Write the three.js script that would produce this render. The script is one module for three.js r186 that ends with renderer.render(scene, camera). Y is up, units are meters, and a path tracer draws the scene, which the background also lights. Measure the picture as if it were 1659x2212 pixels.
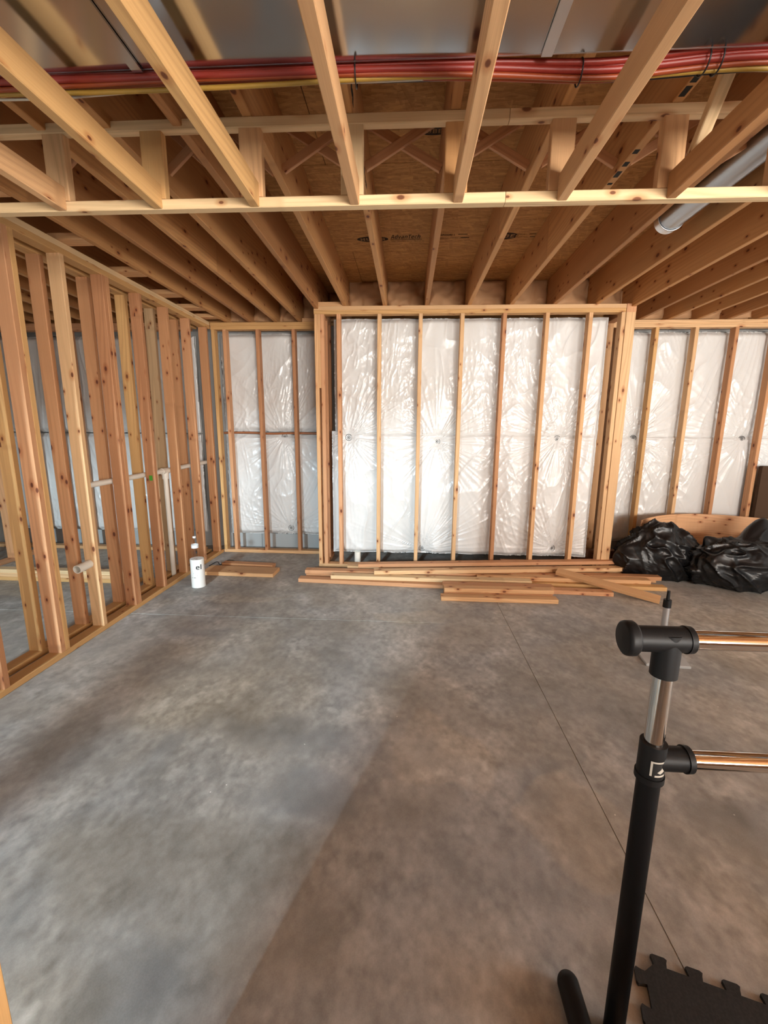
import * as THREE from 'three';
import { RectAreaLightUniformsLib } from 'three/addons/lights/RectAreaLightUniformsLib.js';
import { mergeGeometries } from 'three/addons/utils/BufferGeometryUtils.js';

// ---------------------------------------------------------------- camera, sky, lights, exposure
// World: X right, Y up, metres. Builders below take a depth d (metres in front of the camera); three's z is -d.
const scene = new THREE.Scene();
const camera = new THREE.PerspectiveCamera(99.81, 1659 / 2212, 0.05, 100);
camera.position.set(0, 1.4833, 0);
camera.rotation.order = 'YXZ';
camera.rotation.set(-0.1878, 0.0547, 0.0074);
const renderer = new THREE.WebGLRenderer({ antialias: true });
renderer.toneMapping = THREE.LinearToneMapping;
renderer.toneMappingExposure = 2.68;
renderer.shadowMap.enabled = true;
RectAreaLightUniformsLib.init();
scene.background = new THREE.Color(0.8, 0.9, 1.0);
scene.backgroundIntensity = 3;

function areaLight(name, color, intensity, w, h, pos, target) {
  const l = new THREE.RectAreaLight(color, intensity, w, h);
  l.name = name; l.position.set(...pos); l.lookAt(...target); scene.add(l);
  return l;
}
// daylight entering by the narrow high window behind on the left, by the wide window behind on the right, and by the window in the right-hand wall
areaLight('high_window_daylight', new THREE.Color(0.68, 0.89, 1.0), 500, 0.36, 0.44, [-1.95, 2.38, 4.42], [-1.6, 1.5, 0]);
areaLight('window_daylight', new THREE.Color(1.0, 0.93, 0.83), 7, 1.5, 1.1, [4.93, 1.3, 0.2], [3.9, 1.3, 0.0]);
areaLight('wide_window_daylight', new THREE.Color(1.0, 0.93, 0.84), 18, 3.2, 1.4, [2.7, 1.45, 4.42], [2.7, 1.45, 0]);

// ---------------------------------------------------------------- helpers
let seedState = 12345;
function rnd() { seedState = (seedState * 1664525 + 1013904223) >>> 0; return seedState / 4294967296; }
function rr(a, b) { return a + (b - a) * rnd(); }
function hash(x, y) { let h = Math.imul(x, 374761393) + Math.imul(y, 668265263); h = Math.imul(h ^ (h >>> 13), 1274126177); return ((h ^ (h >>> 16)) >>> 0) / 4294967296; }
function vn(x, y) {   // value noise 0..1
  const xi = Math.floor(x), yi = Math.floor(y); let fx = x - xi, fy = y - yi;
  fx = fx * fx * (3 - 2 * fx); fy = fy * fy * (3 - 2 * fy);
  const a = hash(xi, yi), b = hash(xi + 1, yi), c = hash(xi, yi + 1), d = hash(xi + 1, yi + 1);
  return a + (b - a) * fx + (c - a) * fy + (a - b - c + d) * fx * fy;
}
function fbm(x, y, n) { let s = 0, a = 0.5, t = 0; for (let i = 0; i < n; i++) { s += a * vn(x, y); t += a; a *= 0.5; x = x * 2.03 + 17.3; y = y * 2.03 + 9.1; } return s / t; }
const clamp = (v, a = 0, b = 1) => Math.min(b, Math.max(a, v));
const smooth = (a, b, v) => { const t = clamp((v - a) / (b - a)); return t * t * (3 - 2 * t); };

const taken = new Map();
function numbered(n) { const k = taken.get(n) || 0; taken.set(n, k + 1); return k ? n + '_' + String(k).padStart(3, '0') : n; }
function finish(o) { o.castShadow = true; o.receiveShadow = true; return o; }
function thing(name, label, category, group, pos = [0, 0, 0]) {
  const g = new THREE.Group(); g.name = numbered(name); g.position.set(pos[0], pos[1], -pos[2]);
  g.userData = { label, category }; if (group) g.userData.group = group;
  scene.add(g); return g;
}
function struct(name, label, category) {
  const g = new THREE.Group(); g.name = name; g.userData = { label, category, kind: 'structure' }; scene.add(g); return g;
}
function one(name, geo, mat, label, category, group) {   // a thing that is one mesh
  const m = finish(new THREE.Mesh(geo, mat)); m.name = numbered(name); m.userData = { label, category };
  if (group) m.userData.group = group;
  scene.add(m); return m;
}
function part(parent, name, geo, mat, x = 0, y = 0, d = 0) {   // world position given, parent only translated
  const m = finish(new THREE.Mesh(geo, mat)); m.name = name;
  m.position.set(x, y, -d);
  for (let p = parent; p && p !== scene; p = p.parent) m.position.sub(p.position);
  parent.add(m); return m;
}
// a board of section a x b and length L along z, eased edges, uv in metres (u round the section, v along)
const boardCache = new Map();
function boardGeo(a, b, L, variant = 0) {
  const key = [a, b, L, variant].map((v) => v.toFixed(4)).join();
  if (boardCache.has(key)) return boardCache.get(key);
  const e = Math.min(0.003, a * 0.1, b * 0.1), p = [], uv = [], u0 = hash(variant, 71) * 5, v0 = hash(variant, 133) * 3;
  const hx = a / 2, hy = b / 2, h = L / 2;
  const prof = [[hx, -hy + e], [hx, hy - e], [hx - e, hy], [-hx + e, hy], [-hx, hy - e], [-hx, -hy + e], [-hx + e, -hy], [hx - e, -hy]];
  let u = u0;
  for (let i = 0; i < 8; i++) {
    const A = prof[i], B = prof[(i + 1) % 8], du = Math.hypot(B[0] - A[0], B[1] - A[1]);
    const q = [[A, -h, u, v0], [B, -h, u + du, v0], [B, h, u + du, v0 + L], [A, -h, u, v0], [B, h, u + du, v0 + L], [A, h, u, v0 + L]];
    for (const [P, z, s, t] of q) { p.push(P[0], P[1], z); uv.push(s, t); }
    u += du;
  }
  for (const s of [-1, 1]) for (let i = 1; i < 7; i++) {
    const tri = s > 0 ? [0, i, i + 1] : [0, i + 1, i];
    for (const k of tri) { p.push(prof[k][0], prof[k][1], s * h); uv.push(u0 + prof[k][0], v0 + prof[k][1]); }
  }
  const g = new THREE.BufferGeometry();
  g.setAttribute('position', new THREE.Float32BufferAttribute(p, 3));
  g.setAttribute('uv', new THREE.Float32BufferAttribute(uv, 2));
  g.computeVertexNormals();
  boardCache.set(key, g); return g;
}
let boardCount = 0;
function lumber(parent, name, x0, x1, y0, y1, d0, d1, mat) {
  const w = x1 - x0, h = y1 - y0, l = d1 - d0, v = (boardCount++ * 7) % 6;
  let g, rot;
  if (h >= w && h >= l) { g = boardGeo(w, l, h, v); rot = [-Math.PI / 2, 0, 0]; }
  else if (w >= l) { g = boardGeo(l, h, w, v); rot = [0, Math.PI / 2, 0]; }
  else { g = boardGeo(w, h, l, v); rot = [0, 0, 0]; }
  const m = part(parent, name, g, mat, (x0 + x1) / 2, (y0 + y1) / 2, (d0 + d1) / 2);
  m.rotation.set(...rot); return m;
}
// a loose board between two end points (centres), as one top-level thing; a = width across, b = thickness
function looseBoard(name, A, B, a, b, mat, label, group, roll = 0) {
  const p = new THREE.Vector3(A[0], A[1], -A[2]), q = new THREE.Vector3(B[0], B[1], -B[2]);
  const m = one(name, boardGeo(a, b, p.distanceTo(q), (boardCount++ * 7) % 6), mat, label, 'board', group);
  m.position.copy(p).add(q).multiplyScalar(0.5); m.up.set(0, 1, 0); m.lookAt(q); m.rotateZ(roll);
  return m;
}
function tube(points, r, seg = 24, rad = 8) {
  return new THREE.TubeGeometry(new THREE.CatmullRomCurve3(points.map(([x, y, d]) => new THREE.Vector3(x, y, -d))), seg, r, rad, false);
}
function cyl(r0, r1, h, n = 32) { return new THREE.CylinderGeometry(r0, r1, h, n); }
function box(w, h, l) { return new THREE.BoxGeometry(w, h, l); }

// ---------------------------------------------------------------- textures
function dataTex(w, h, fn, srgb = true) {
  const a = new Uint8Array(w * h * 4);
  for (let j = 0; j < h; j++) for (let i = 0; i < w; i++) { const c = fn((i + 0.5) / w, (j + 0.5) / h), k = (j * w + i) * 4; a[k] = clamp(c[0], 0, 255); a[k + 1] = clamp(c[1], 0, 255); a[k + 2] = clamp(c[2], 0, 255); a[k + 3] = 255; }
  const t = new THREE.DataTexture(a, w, h); t.magFilter = THREE.LinearFilter; t.minFilter = THREE.LinearMipmapLinearFilter; t.generateMipmaps = true;
  t.wrapS = t.wrapT = THREE.RepeatWrapping; if (srgb) t.colorSpace = THREE.SRGBColorSpace; t.needsUpdate = true; return t;
}
// sawn softwood: texture is 0.6 m across and 3 m along
const knots = []; for (let i = 0; i < 46; i++) knots.push([rnd() * 0.6, rnd() * 3, rr(0.004, 0.0105) * (rnd() < 0.3 ? 1.5 : 1)]);
const woodMap = dataTex(768, 1536, (s, t) => {
  let x = s * 0.6; const y = t * 3; let kn = 0, halo = 0;
  const ex = Math.min(s, 1 - s, t, 1 - t);
  for (const [kx, ky, kr] of knots) {
    const dx = x - kx, dy = (y - ky) * 0.55; if (Math.abs(dx) > 0.06 || Math.abs(dy) > 0.06) continue;
    const d = Math.hypot(dx, dy);
    x += Math.sign(dx || 1) * -0.5 * kr * Math.exp(-d / (kr * 1.6));
    kn = Math.max(kn, 1 - smooth(kr * 0.55, kr * 1.05, d)); halo = Math.max(halo, 1 - smooth(kr * 0.8, kr * 3, d));
  }
  const warp = fbm(x * 6, y * 0.7, 3) * 0.09;
  const ring = 0.5 + 0.5 * Math.sin((x + warp * 1.6) * 210 + fbm(x * 14, y * 0.9, 2) * 9);
  const fib = vn(x * 900, y * 9), wide = fbm(x * 9 + 40, y * 0.9, 3), wide2 = vn(x * 3 + 7, y * 0.6 + 3);
  let v = 0.82 + 0.14 * wide + 0.06 * wide2 - 0.075 * Math.pow(ring, 2.0) * smooth(0.3, 0.75, wide) - 0.05 * fib;
  const edge = smooth(0, 0.01, ex); v = v * edge + 0.84 * (1 - edge);
  let r = 246 * v, g = 216 * Math.pow(v, 1.18), b = 178 * Math.pow(v, 1.4);
  r -= halo * 22; g -= halo * 34; b -= halo * 36;
  r = r * (1 - kn) + 112 * kn; g = g * (1 - kn) + 66 * kn; b = b * (1 - kn) + 38 * kn;
  return [r, g, b];
});
woodMap.repeat.set(1 / 0.6, 1 / 3);
const concreteMap = (() => {
  const patches = [[-0.47, 2.6, 0.22, 0.16], [-0.4, 1.88, 0.3, 0.14], [-0.72, 1.86, 0.15, 0.12], [-1.05, 1.66, 0.1, 0.14], [-0.72, 0.86, 0.22, 0.12], [-0.43, 1.5, 0.2, 0.12], [0.5, 1.62, 0.1, 0.2], [-1.5, 2.9, 0.3, 0.1], [1.3, 1.5, 0.3, 0.1]];
  const pale = [[0.16, 1.8, 0.24, 0.26], [0.62, 1.42, 0.2, 0.2], [0.05, 3.25, 0.3, 0.12], [-1.5, 3.6, 0.4, 0.1]];
  return dataTex(2048, 2048, (s, t) => {
    const x = -2.5 + s * 5.2, z = t * 5.2;
    const wx = x + (fbm(x * 3, z * 3, 3) - 0.5) * 0.35, wz = z + (fbm(x * 3 + 50, z * 3, 3) - 0.5) * 0.35;
    const big = fbm(wx * 1.1 + 3, wz * 1.1 + 8, 4), mid = fbm(wx * 4.2, wz * 4.2 + 30, 4), grit = fbm(x * 38, z * 30, 3), sand = hash((s * 2048) | 0, (t * 2048) | 0);
    let v = 156 + (big - 0.5) * 52 + (mid - 0.5) * 40 + (grit - 0.5) * 26 * smooth(0.35, 0.7, mid) + (grit - 0.5) * 26 + (fbm(x * 15 + 5, z * 12, 3) - 0.5) * 30 + (sand - 0.5) * 9;
    let warm = (fbm(wx * 0.9 + 20, wz * 0.9, 3) - 0.45) * 26 + (vn(wx * 5, wz * 5 + 90) - 0.5) * 8;
    for (const [px, pz, a, b] of patches) { const q = Math.hypot((wx - px) / a, (wz - pz) / b), k = (1 - smooth(0.2, 1.3, q + (fbm(x * 9, z * 9, 3) - 0.5) * 1.1)); v -= k * 28 * grit; warm -= k * 4; }
    for (const [px, pz, a, b] of pale) { const q = Math.hypot((wx - px) / a, (wz - pz) / b), k = 1 - smooth(0.9, 1.08, q); v += k * 7; warm += k * 6; }
    if (mid > 0.66) v += (mid - 0.66) * 60;
    const speck = hash(((s * 2048) | 0) >> 1, (((t * 2048) | 0) >> 1) + 999) > 0.99995 ? 70 : 0;
    return [v + 4 + warm * 0.5 + speck, v + speck, v - 6 - warm * 0.7 + speck];
  });
})();
concreteMap.wrapS = concreteMap.wrapT = THREE.MirroredRepeatWrapping;
const osbMap = (() => {
  const c = document.createElement('canvas'); c.width = c.height = 1024; const x = c.getContext('2d');
  x.fillStyle = 'rgb(205,164,112)'; x.fillRect(0, 0, 1024, 1024);
  for (let i = 0; i < 5200; i++) {
    const v = rr(-34, 26), px = rnd() * 1100 - 40, py = rnd() * 1100 - 40, l = rr(30, 120), w = rr(5, 20), a = rr(-0.35, 0.35) + (rnd() < 0.1 ? 1.2 : 0);
    x.save(); x.translate(px, py); x.rotate(a); x.globalAlpha = 0.55;
    x.fillStyle = `rgb(${208 + v},${166 + v},${(114 + v * 0.8) | 0})`; x.fillRect(-l / 2, -w / 2, l, w);
    x.globalAlpha = 0.35; x.fillStyle = `rgb(${150 + v},${104 + v},${62 + v})`; x.fillRect(-l / 2, w / 2 - 1.5, l, 1.5); x.restore();
  }
  const t = new THREE.CanvasTexture(c); t.colorSpace = THREE.SRGBColorSpace; t.wrapS = t.wrapT = THREE.RepeatWrapping; return t;
})();
osbMap.repeat.set(1 / 1.25, 1 / 1.25);
const steelRough = dataTex(256, 256, (s, t) => { const v = 150 + 60 * fbm(s * 9, t * 9, 4) + 40 * vn(s * 60, t * 6); return [v, v, v]; }, false);
const rgb = (r, g, b) => new THREE.Color().setRGB(r, g, b);
const std = (color, roughness, o = {}) => new THREE.MeshStandardMaterial({ color, roughness, metalness: 0, ...o });

// ---------------------------------------------------------------- materials
const wood = (r, g, b) => std(rgb(r, g, b), 0.72, { map: woodMap });
const W = {
  cream: wood(1.0, 0.98, 0.88), pale: wood(0.95, 0.82, 0.68), spruce: wood(0.88, 0.7, 0.54), pink: wood(0.82, 0.58, 0.46), fir: wood(0.72, 0.49, 0.36),
  red: wood(0.64, 0.41, 0.3), yellow: wood(0.85, 0.68, 0.43), joist: wood(0.78, 0.55, 0.33), brownJoist: wood(0.64, 0.42, 0.25), dark: wood(0.2, 0.11, 0.07), grey: wood(0.62, 0.56, 0.48),
};
const M = {
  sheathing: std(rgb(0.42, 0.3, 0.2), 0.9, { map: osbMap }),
  concrete: std(rgb(1, 1, 1), 0.62, { map: concreteMap }),
  foundation: std(rgb(0.42, 0.43, 0.43), 0.9),
  osb: std(rgb(0.8, 0.66, 0.46), 0.85, { map: osbMap }),
  poly: new THREE.MeshPhysicalMaterial({ color: rgb(0.68, 0.675, 0.665), roughness: 0.26, specularIntensity: 1 }),
  kraft: std(rgb(0.32, 0.12, 0.05), 0.3),
  batt: std(rgb(0.5, 0.28, 0.14), 0.8),
  drywall: std(rgb(0.72, 0.7, 0.66), 0.9),
  galv: std(rgb(0.54, 0.58, 0.62), 0.14, { metalness: 1 }),
  galvPipe: std(rgb(0.36, 0.39, 0.42), 0.3, { metalness: 1 }),
  galvBright: std(rgb(0.62, 0.64, 0.66), 0.34, { metalness: 1 }),
  chrome: std(rgb(0.62, 0.59, 0.56), 0.07, { metalness: 1 }),
  black: new THREE.MeshPhysicalMaterial({ color: rgb(0.006, 0.006, 0.0065), roughness: 0.5, specularIntensity: 0.5 }),
  blackSatin: new THREE.MeshPhysicalMaterial({ color: rgb(0.004, 0.004, 0.0045), roughness: 0.5, specularIntensity: 0.35 }),
  bag: new THREE.MeshPhysicalMaterial({ color: rgb(0.006, 0.006, 0.007), roughness: 0.34 }),
  pvc: std(rgb(0.78, 0.74, 0.66), 0.35),
  whiteTube: std(rgb(0.86, 0.86, 0.85), 0.5),
  steel: std(rgb(0.4, 0.41, 0.41), 0.5, { metalness: 0.2 }),
  washer: std(rgb(0.16, 0.16, 0.16), 0.5, { metalness: 0.6 }),
  foam: std(rgb(0.022, 0.022, 0.023), 0.9),
  plywood: std(rgb(1.0, 0.78, 0.66), 0.7, { map: woodMap }),
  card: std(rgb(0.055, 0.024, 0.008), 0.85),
  glass: new THREE.MeshPhysicalMaterial({ color: rgb(1, 1, 1), transmission: 1, thickness: 0, roughness: 0.02, ior: 1.45 }),
  frameWhite: std(rgb(0.75, 0.75, 0.73), 0.5),
  red: std(rgb(0.26, 0.024, 0.014), 0.42), orange: std(rgb(0.3, 0.055, 0.014), 0.42), yellow: std(rgb(0.4, 0.24, 0.04), 0.45), wire: std(rgb(0.01, 0.01, 0.012), 0.4), white: std(rgb(0.6, 0.56, 0.48), 0.5),
  green: std(rgb(0.06, 0.3, 0.02), 0.6),
};

// ---------------------------------------------------------------- floor
const H_JOIST = 2.68, H_SUB = 2.966;
{
  const f = struct('floor', 'mottled grey concrete slab floor with two thin control joints', 'floor');
  const slab = (x0, x1, d0, d1) => {
    const g = box(x1 - x0, 0.1, d1 - d0), p = g.attributes.position, uv = g.attributes.uv, cx = (x0 + x1) / 2, cd = (d0 + d1) / 2;
    for (let i = 0; i < p.count; i++) uv.setXY(i, (p.getX(i) + cx + 2.5) / 5.2, (cd - p.getZ(i)) / 5.2);
    part(f, 'slab', g, M.concrete, cx, -0.05, cd);
  };
  slab(-5.4, 0.798, -4.7, 3.172); slab(-5.4, 0.798, 3.18, 5.5); slab(0.802, 5.2, -4.7, 5.5);
  part(f, 'joint_base', box(10.6, 0.02, 10.2), std(rgb(0.42, 0.38, 0.33), 0.9), -0.1, -0.0135, 0.4);
}
// ---------------------------------------------------------------- ceiling: joists, bridging, subfloor panels
const joistX = [-2.05, -1.78, -1.49, -1.22, -0.93, -0.65, -0.255, 0.157, 0.566, 0.969, 1.378, 1.775, 2.11, 2.42, 2.72, 3.01, 3.32, 3.62, 3.92, 4.22, 4.52, 4.82];
const leftJoistX = [-2.42, -2.72, -3.03, -3.33, -3.64, -3.94, -4.25, -4.55, -4.86, -5.16];
const ceiling = struct('ceiling', 'open ceiling of dark tan floor joists under strand board subfloor panels', 'ceiling');
{
  joistX.concat(leftJoistX).forEach((x, i) => {
    const end = x > -0.7 && x < 2.2 ? 4.72 : 5.16;
    lumber(ceiling, 'joist', x - 0.019, x + 0.019, x < -0.7 || x > 2 ? 2.652 : H_JOIST, H_SUB, -4.5, end, i % 3 === 1 ? W.brownJoist : W.joist);
  });
  for (let k = 2; k < 10; k++) for (let j = 0; j < 5; j++) {
    const off = (k % 2) * 1.22, x0 = Math.max(-5.4, -6.6 + off + j * 2.44), x1 = Math.min(5.2, x0 === -5.4 ? -6.6 + off + 2.44 : x0 + 2.44), d0 = -7.0 + k * 1.22;
    if (x1 - x0 < 0.1) continue;
    const g = box(x1 - x0 - 0.004, 0.02, 1.216), p = g.attributes.position, uv = g.attributes.uv, cx = (x0 + x1) / 2, cd = d0 + 0.61;
    for (let i = 0; i < p.count; i++) uv.setXY(i, p.getX(i) + cx, p.getZ(i) + cd * 1.37);
    part(ceiling, 'subfloor_panel', g, M.osb, cx, H_SUB + 0.0102, cd);
  }
  part(ceiling, 'floor_deck', box(10.6, 0.02, 10.2), M.osb, -0.1, H_SUB + 0.0335, 0.35);
  // crossed bridging between joists
  const bz = 2.32;
  const xs = [...leftJoistX].reverse().concat(joistX);
  for (let i = 0; i + 1 < xs.length; i++) {
    if (xs[i] < -2.2 || xs[i] > 3.2) continue;
    const a = xs[i] + 0.019, b = xs[i + 1] - 0.019;
    for (const s of [0, 1]) {
      const A = s ? [a, H_SUB - 0.045] : [a, H_JOIST + 0.03], B = s ? [b, H_JOIST + 0.03] : [b, H_SUB - 0.045];
      const L = Math.hypot(b - a, B[1] - A[1]) - 0.012;
      const m = part(ceiling, 'bridging', boardGeo(0.019, 0.04, L, i % 6), W.pink, (a + b) / 2, (A[1] + B[1]) / 2, bz + s * 0.022);
      m.rotation.set(0, Math.PI / 2, 0); m.rotateX(-Math.atan2(B[1] - A[1], b - a)); m.rotateZ(0);
    }
  }
  // black ink stamps on two joists
  const ink = std(rgb(0.018, 0.015, 0.012), 0.9);
  for (const [y, z, h, l] of [[2.738, 2.302, 0.05, 0.03], [2.715, 2.345, 0.03, 0.022], [2.7, 2.385, 0.028, 0.018], [2.695, 2.43, 0.022, 0.04], [2.75, 1.865, 0.06, 0.035], [2.73, 1.905, 0.045, 0.03]]) part(ceiling, 'ink_stamp', box(0.001, h, l), ink, -0.2355, y, z);
  for (const [z, l] of [[1.795, 0.03], [1.85, 0.05], [2.19, 0.03], [2.28, 0.035], [2.36, 0.05], [2.44, 0.018]]) part(ceiling, 'ink_stamp', box(0.022, 0.001, l), ink, 0.966, H_JOIST - 0.0003, z);
  // black printing on the subfloor panels
  const print = (w, h, px, draw, x, d) => {
    const c = document.createElement('canvas'); c.width = px; c.height = Math.round(px * h / w); const q = c.getContext('2d');
    q.clearRect(0, 0, c.width, c.height); q.fillStyle = q.strokeStyle = 'rgba(40,26,16,0.86)'; draw(q, c.width, c.height);
    const t = new THREE.CanvasTexture(c); t.colorSpace = THREE.SRGBColorSpace;
    const m = part(ceiling, 'printed_stamp', new THREE.PlaneGeometry(w, h), new THREE.MeshStandardMaterial({ map: t, transparent: true, roughness: 0.9 }), x, H_SUB - 0.0012, d);
    m.rotation.x = Math.PI / 2; return m;
  };
  const oval = (q, w, h) => {
    q.beginPath(); q.ellipse(w / 2, h / 2, w / 2 - 2, h / 2 - 2, 0, 0, 7); q.fill(); q.globalCompositeOperation = 'destination-out';
    q.font = `bold ${h * 0.62}px sans-serif`; q.textAlign = 'center'; q.textBaseline = 'middle'; q.fillText('HUBER', w / 2, h * 0.53); q.globalCompositeOperation = 'source-over';
  };
  const word = (q, w, h) => { q.font = `bold italic ${h * 0.62}px sans-serif`; q.textBaseline = 'top'; q.fillText('AdvanTech', 4, 0, w * 0.86); q.fillRect(0, h * 0.66, w * 0.92, h * 0.06); q.font = `${h * 0.2}px sans-serif`; q.fillText('SUBFLOORING  23/32  T&G  24 oc', 4, h * 0.76, w - 8); };
  const lines = (q, w, h) => { q.font = `bold ${h * 0.4}px sans-serif`; q.textBaseline = 'top'; q.fillText('EXPOSURE 1', 0, 0, w * 0.5); q.fillRect(w * 0.6, h * 0.12, w * 0.3, h * 0.1); q.font = `${h * 0.3}px sans-serif`; q.fillText('SIZED FOR SPACING', 0, h * 0.55, w * 0.62); q.fillRect(w * 0.7, h * 0.66, w * 0.28, h * 0.12); };
  print(0.25, 0.1, 360, oval, -0.31, 3.74); print(0.27, 0.15, 480, word, -0.035, 3.725); print(0.24, 0.11, 320, lines, 0.33, 3.715);
  print(0.2, 0.12, 200, oval, 0.72, 3.72); print(0.16, 0.09, 160, lines, 0.88, 3.72);
  print(0.16, 0.07, 200, oval, 0.1, 2.5); print(0.1, 0.07, 120, oval, 1.1, 2.55);
}
// ---------------------------------------------------------------- framed walls
const S = 0.4064;
function framedWall(w, x0, x1, d, top, studs, mats, plates = 2, bottom = true) {
  for (let k = 0; k < plates; k++) lumber(w, 'top_plate', x0, x1, top - 0.038 * (k + 1), top - 0.038 * k, d, d + 0.089, mats[k % mats.length]);
  if (bottom) lumber(w, 'bottom_plate', x0, x1, 0.0, 0.038, d, d + 0.089, W.spruce);
  studs.forEach(([x, m]) => lumber(w, 'stud', x - 0.019, x + 0.019, bottom ? 0.038 : 0, top - 0.038 * plates, d, d + 0.089, m));
}
{ // the framed wall in the middle, standing forward of its neighbours
  const w = struct('wall_back', 'tall bright framed stud wall standing forward in the middle', 'wall');
  const d = 4.505, m = [W.pink, W.pale, W.pale, W.pale, W.fir, W.spruce, W.spruce];
  framedWall(w, -0.957, 2.046, d, H_JOIST - 0.001, m.map((q, i) => [-0.7135 + i * S, q]), [W.pale, W.yellow]);
  lumber(w, 'stud', -0.955, -0.917, 0.0385, 2.603, d, d + 0.089, W.spruce);
  lumber(w, 'stud', -0.895, -0.857, 0.0385, 2.603, d, d + 0.089, W.pink);
  lumber(w, 'block', -0.917, -0.895, 1.9, 2.603, d + 0.001, d + 0.088, W.spruce);
  lumber(w, 'stud', 2.008, 2.046, 0.0385, 2.603, d, d + 0.089, W.pale);
  lumber(w, 'block', -0.957, -0.671, 2.6795, 2.7175, d, d + 0.089, W.spruce);
  lumber(w, 'block', 2.132, 2.17, 2.68, 2.77, 4.58, 4.66, W.pale);
  lumber(w, 'corner_stud', 2.05, 2.139, 0.0, 2.603, d - 0.002, d + 0.036, W.pale);
  lumber(w, 'stud', 2.05, 2.139, 0.0, 2.603, 4.95, 4.988, W.spruce);
  lumber(w, 'top_plate', 2.05, 2.139, 2.6035, 2.679, d - 0.002, 4.985, W.pink);
  lumber(w, 'stud', -0.957, -0.868, 0.0385, 2.603, 4.95, 4.988, W.red);
  lumber(w, 'stud', -0.957, -0.868, 0.0385, 2.603, 4.76, 4.798, W.red);
  lumber(w, 'top_plate', -0.957, -0.868, 2.6035, 2.679, d + 0.0895, 4.985, W.fir);
  lumber(w, 'bottom_plate', -0.957, -0.868, 0.0, 0.038, d + 0.0895, 4.985, W.fir);
}
{
  const w = struct('wall_back_left', 'recessed stud wall of reddish studs left of the middle framed wall', 'wall');
  framedWall(w, -2.23, -0.96, 4.99, 2.647, [[-2.208, W.yellow], [-2.078, W.pink], [-1.7018, W.red], [-1.2954, W.red]], [W.yellow, W.yellow]);
  lumber(w, 'block', -1.19, -0.96, 2.6475, 2.6855, 4.99, 5.079, W.spruce);
}
{
  const w = struct('wall_back_right', 'recessed stud wall right of the middle framed wall behind the black bags', 'wall');
  framedWall(w, 2.142, 5.0, 4.99, 2.647, [[2.203, W.spruce], [2.6095, W.yellow], [3.016, W.pale], [3.422, W.fir], [3.829, W.fir], [4.235, W.spruce], [4.642, W.spruce]], [W.pale, W.pale]);
}
{ // the double plumbing wall on the left
  const w = struct('wall_left', 'double row plumbing stud wall with reddish studs along the left side', 'wall');
  const zF = [1.25, 1.66, 2.066, 2.47, 2.872, 3.297, 3.692, 4.1, 4.503, 4.887], zB = [1.67, 2.09, 2.488, 2.884, 3.309, 3.734, 4.14, 4.55];
  const mF = [W.pink, W.fir, W.red, W.pink, W.pale, W.fir, W.red, W.fir, W.pink, W.fir];
  zF.forEach((z, i) => lumber(w, 'stud', -2.324, -2.235, 0.038, 2.574, z, z + 0.038, mF[i]));
  lumber(w, 'stud', -2.324, -2.235, 0.038, 2.574, 2.5085, 2.5465, W.yellow);
  lumber(w, 'stud', -2.324, -2.235, 0.038, 2.574, 3.2585, 3.2965, W.red);
  zB.forEach((z, i) => lumber(w, 'stud', -2.474, -2.385, 0.038, 2.574, z, z + 0.038, [W.fir, W.fir, W.yellow, W.fir, W.fir, W.yellow, W.grey, W.fir][i]));
  for (const [a, b] of [[-2.324, -2.235], [-2.474, -2.385]]) {
    lumber(w, 'bottom_plate', a, b, 0, 0.038, 1.1, 4.985, W.yellow);
    lumber(w, 'top_plate', a, b, 2.574, 2.612, 1.1, 4.985, W.yellow);
    lumber(w, 'top_plate', a, b, 2.612, 2.65, 1.1, 4.985, W.cream);
  }
  for (const [z0, z1] of [[1.7, 1.8], [2.28, 2.38], [2.87, 2.98], [3.44, 3.56], [3.98, 4.1], [4.42, 4.54], [4.78, 4.88]]) lumber(w, 'block', -2.3, -2.0695, 2.6505, 2.6885, z0, z1, W.spruce);
  const tp = part(w, 'green_tape', box(0.03, 0.045, 0.002), M.green, -2.275, 1.05, 3.6905); tp.name = 'green_tape';
}
{
  const w = struct('wall_far_left', 'stud wall of the room beyond the plumbing wall', 'wall');
  framedWall(w, -5.3, -2.48, 4.99, 2.647, [[-5.0, W.pink], [-4.6, W.pink], [-4.18, W.fir], [-3.9, W.pink], [-3.0, W.pink], [-2.55, W.fir]], [W.pink, W.pink]);
  lumber(w, 'top_plate', -4.5, -4.411, 2.571, 2.647, 1.5, 4.985, W.pink);
  lumber(w, 'bottom_plate', -4.5, -4.411, 0, 0.038, 1.5, 4.985, W.pink);
  for (let z = 1.6; z < 4.9; z += S) lumber(w, 'stud', -4.5, -4.411, 0.038, 2.571, z, z + 0.038, W.fir);
}
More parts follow.
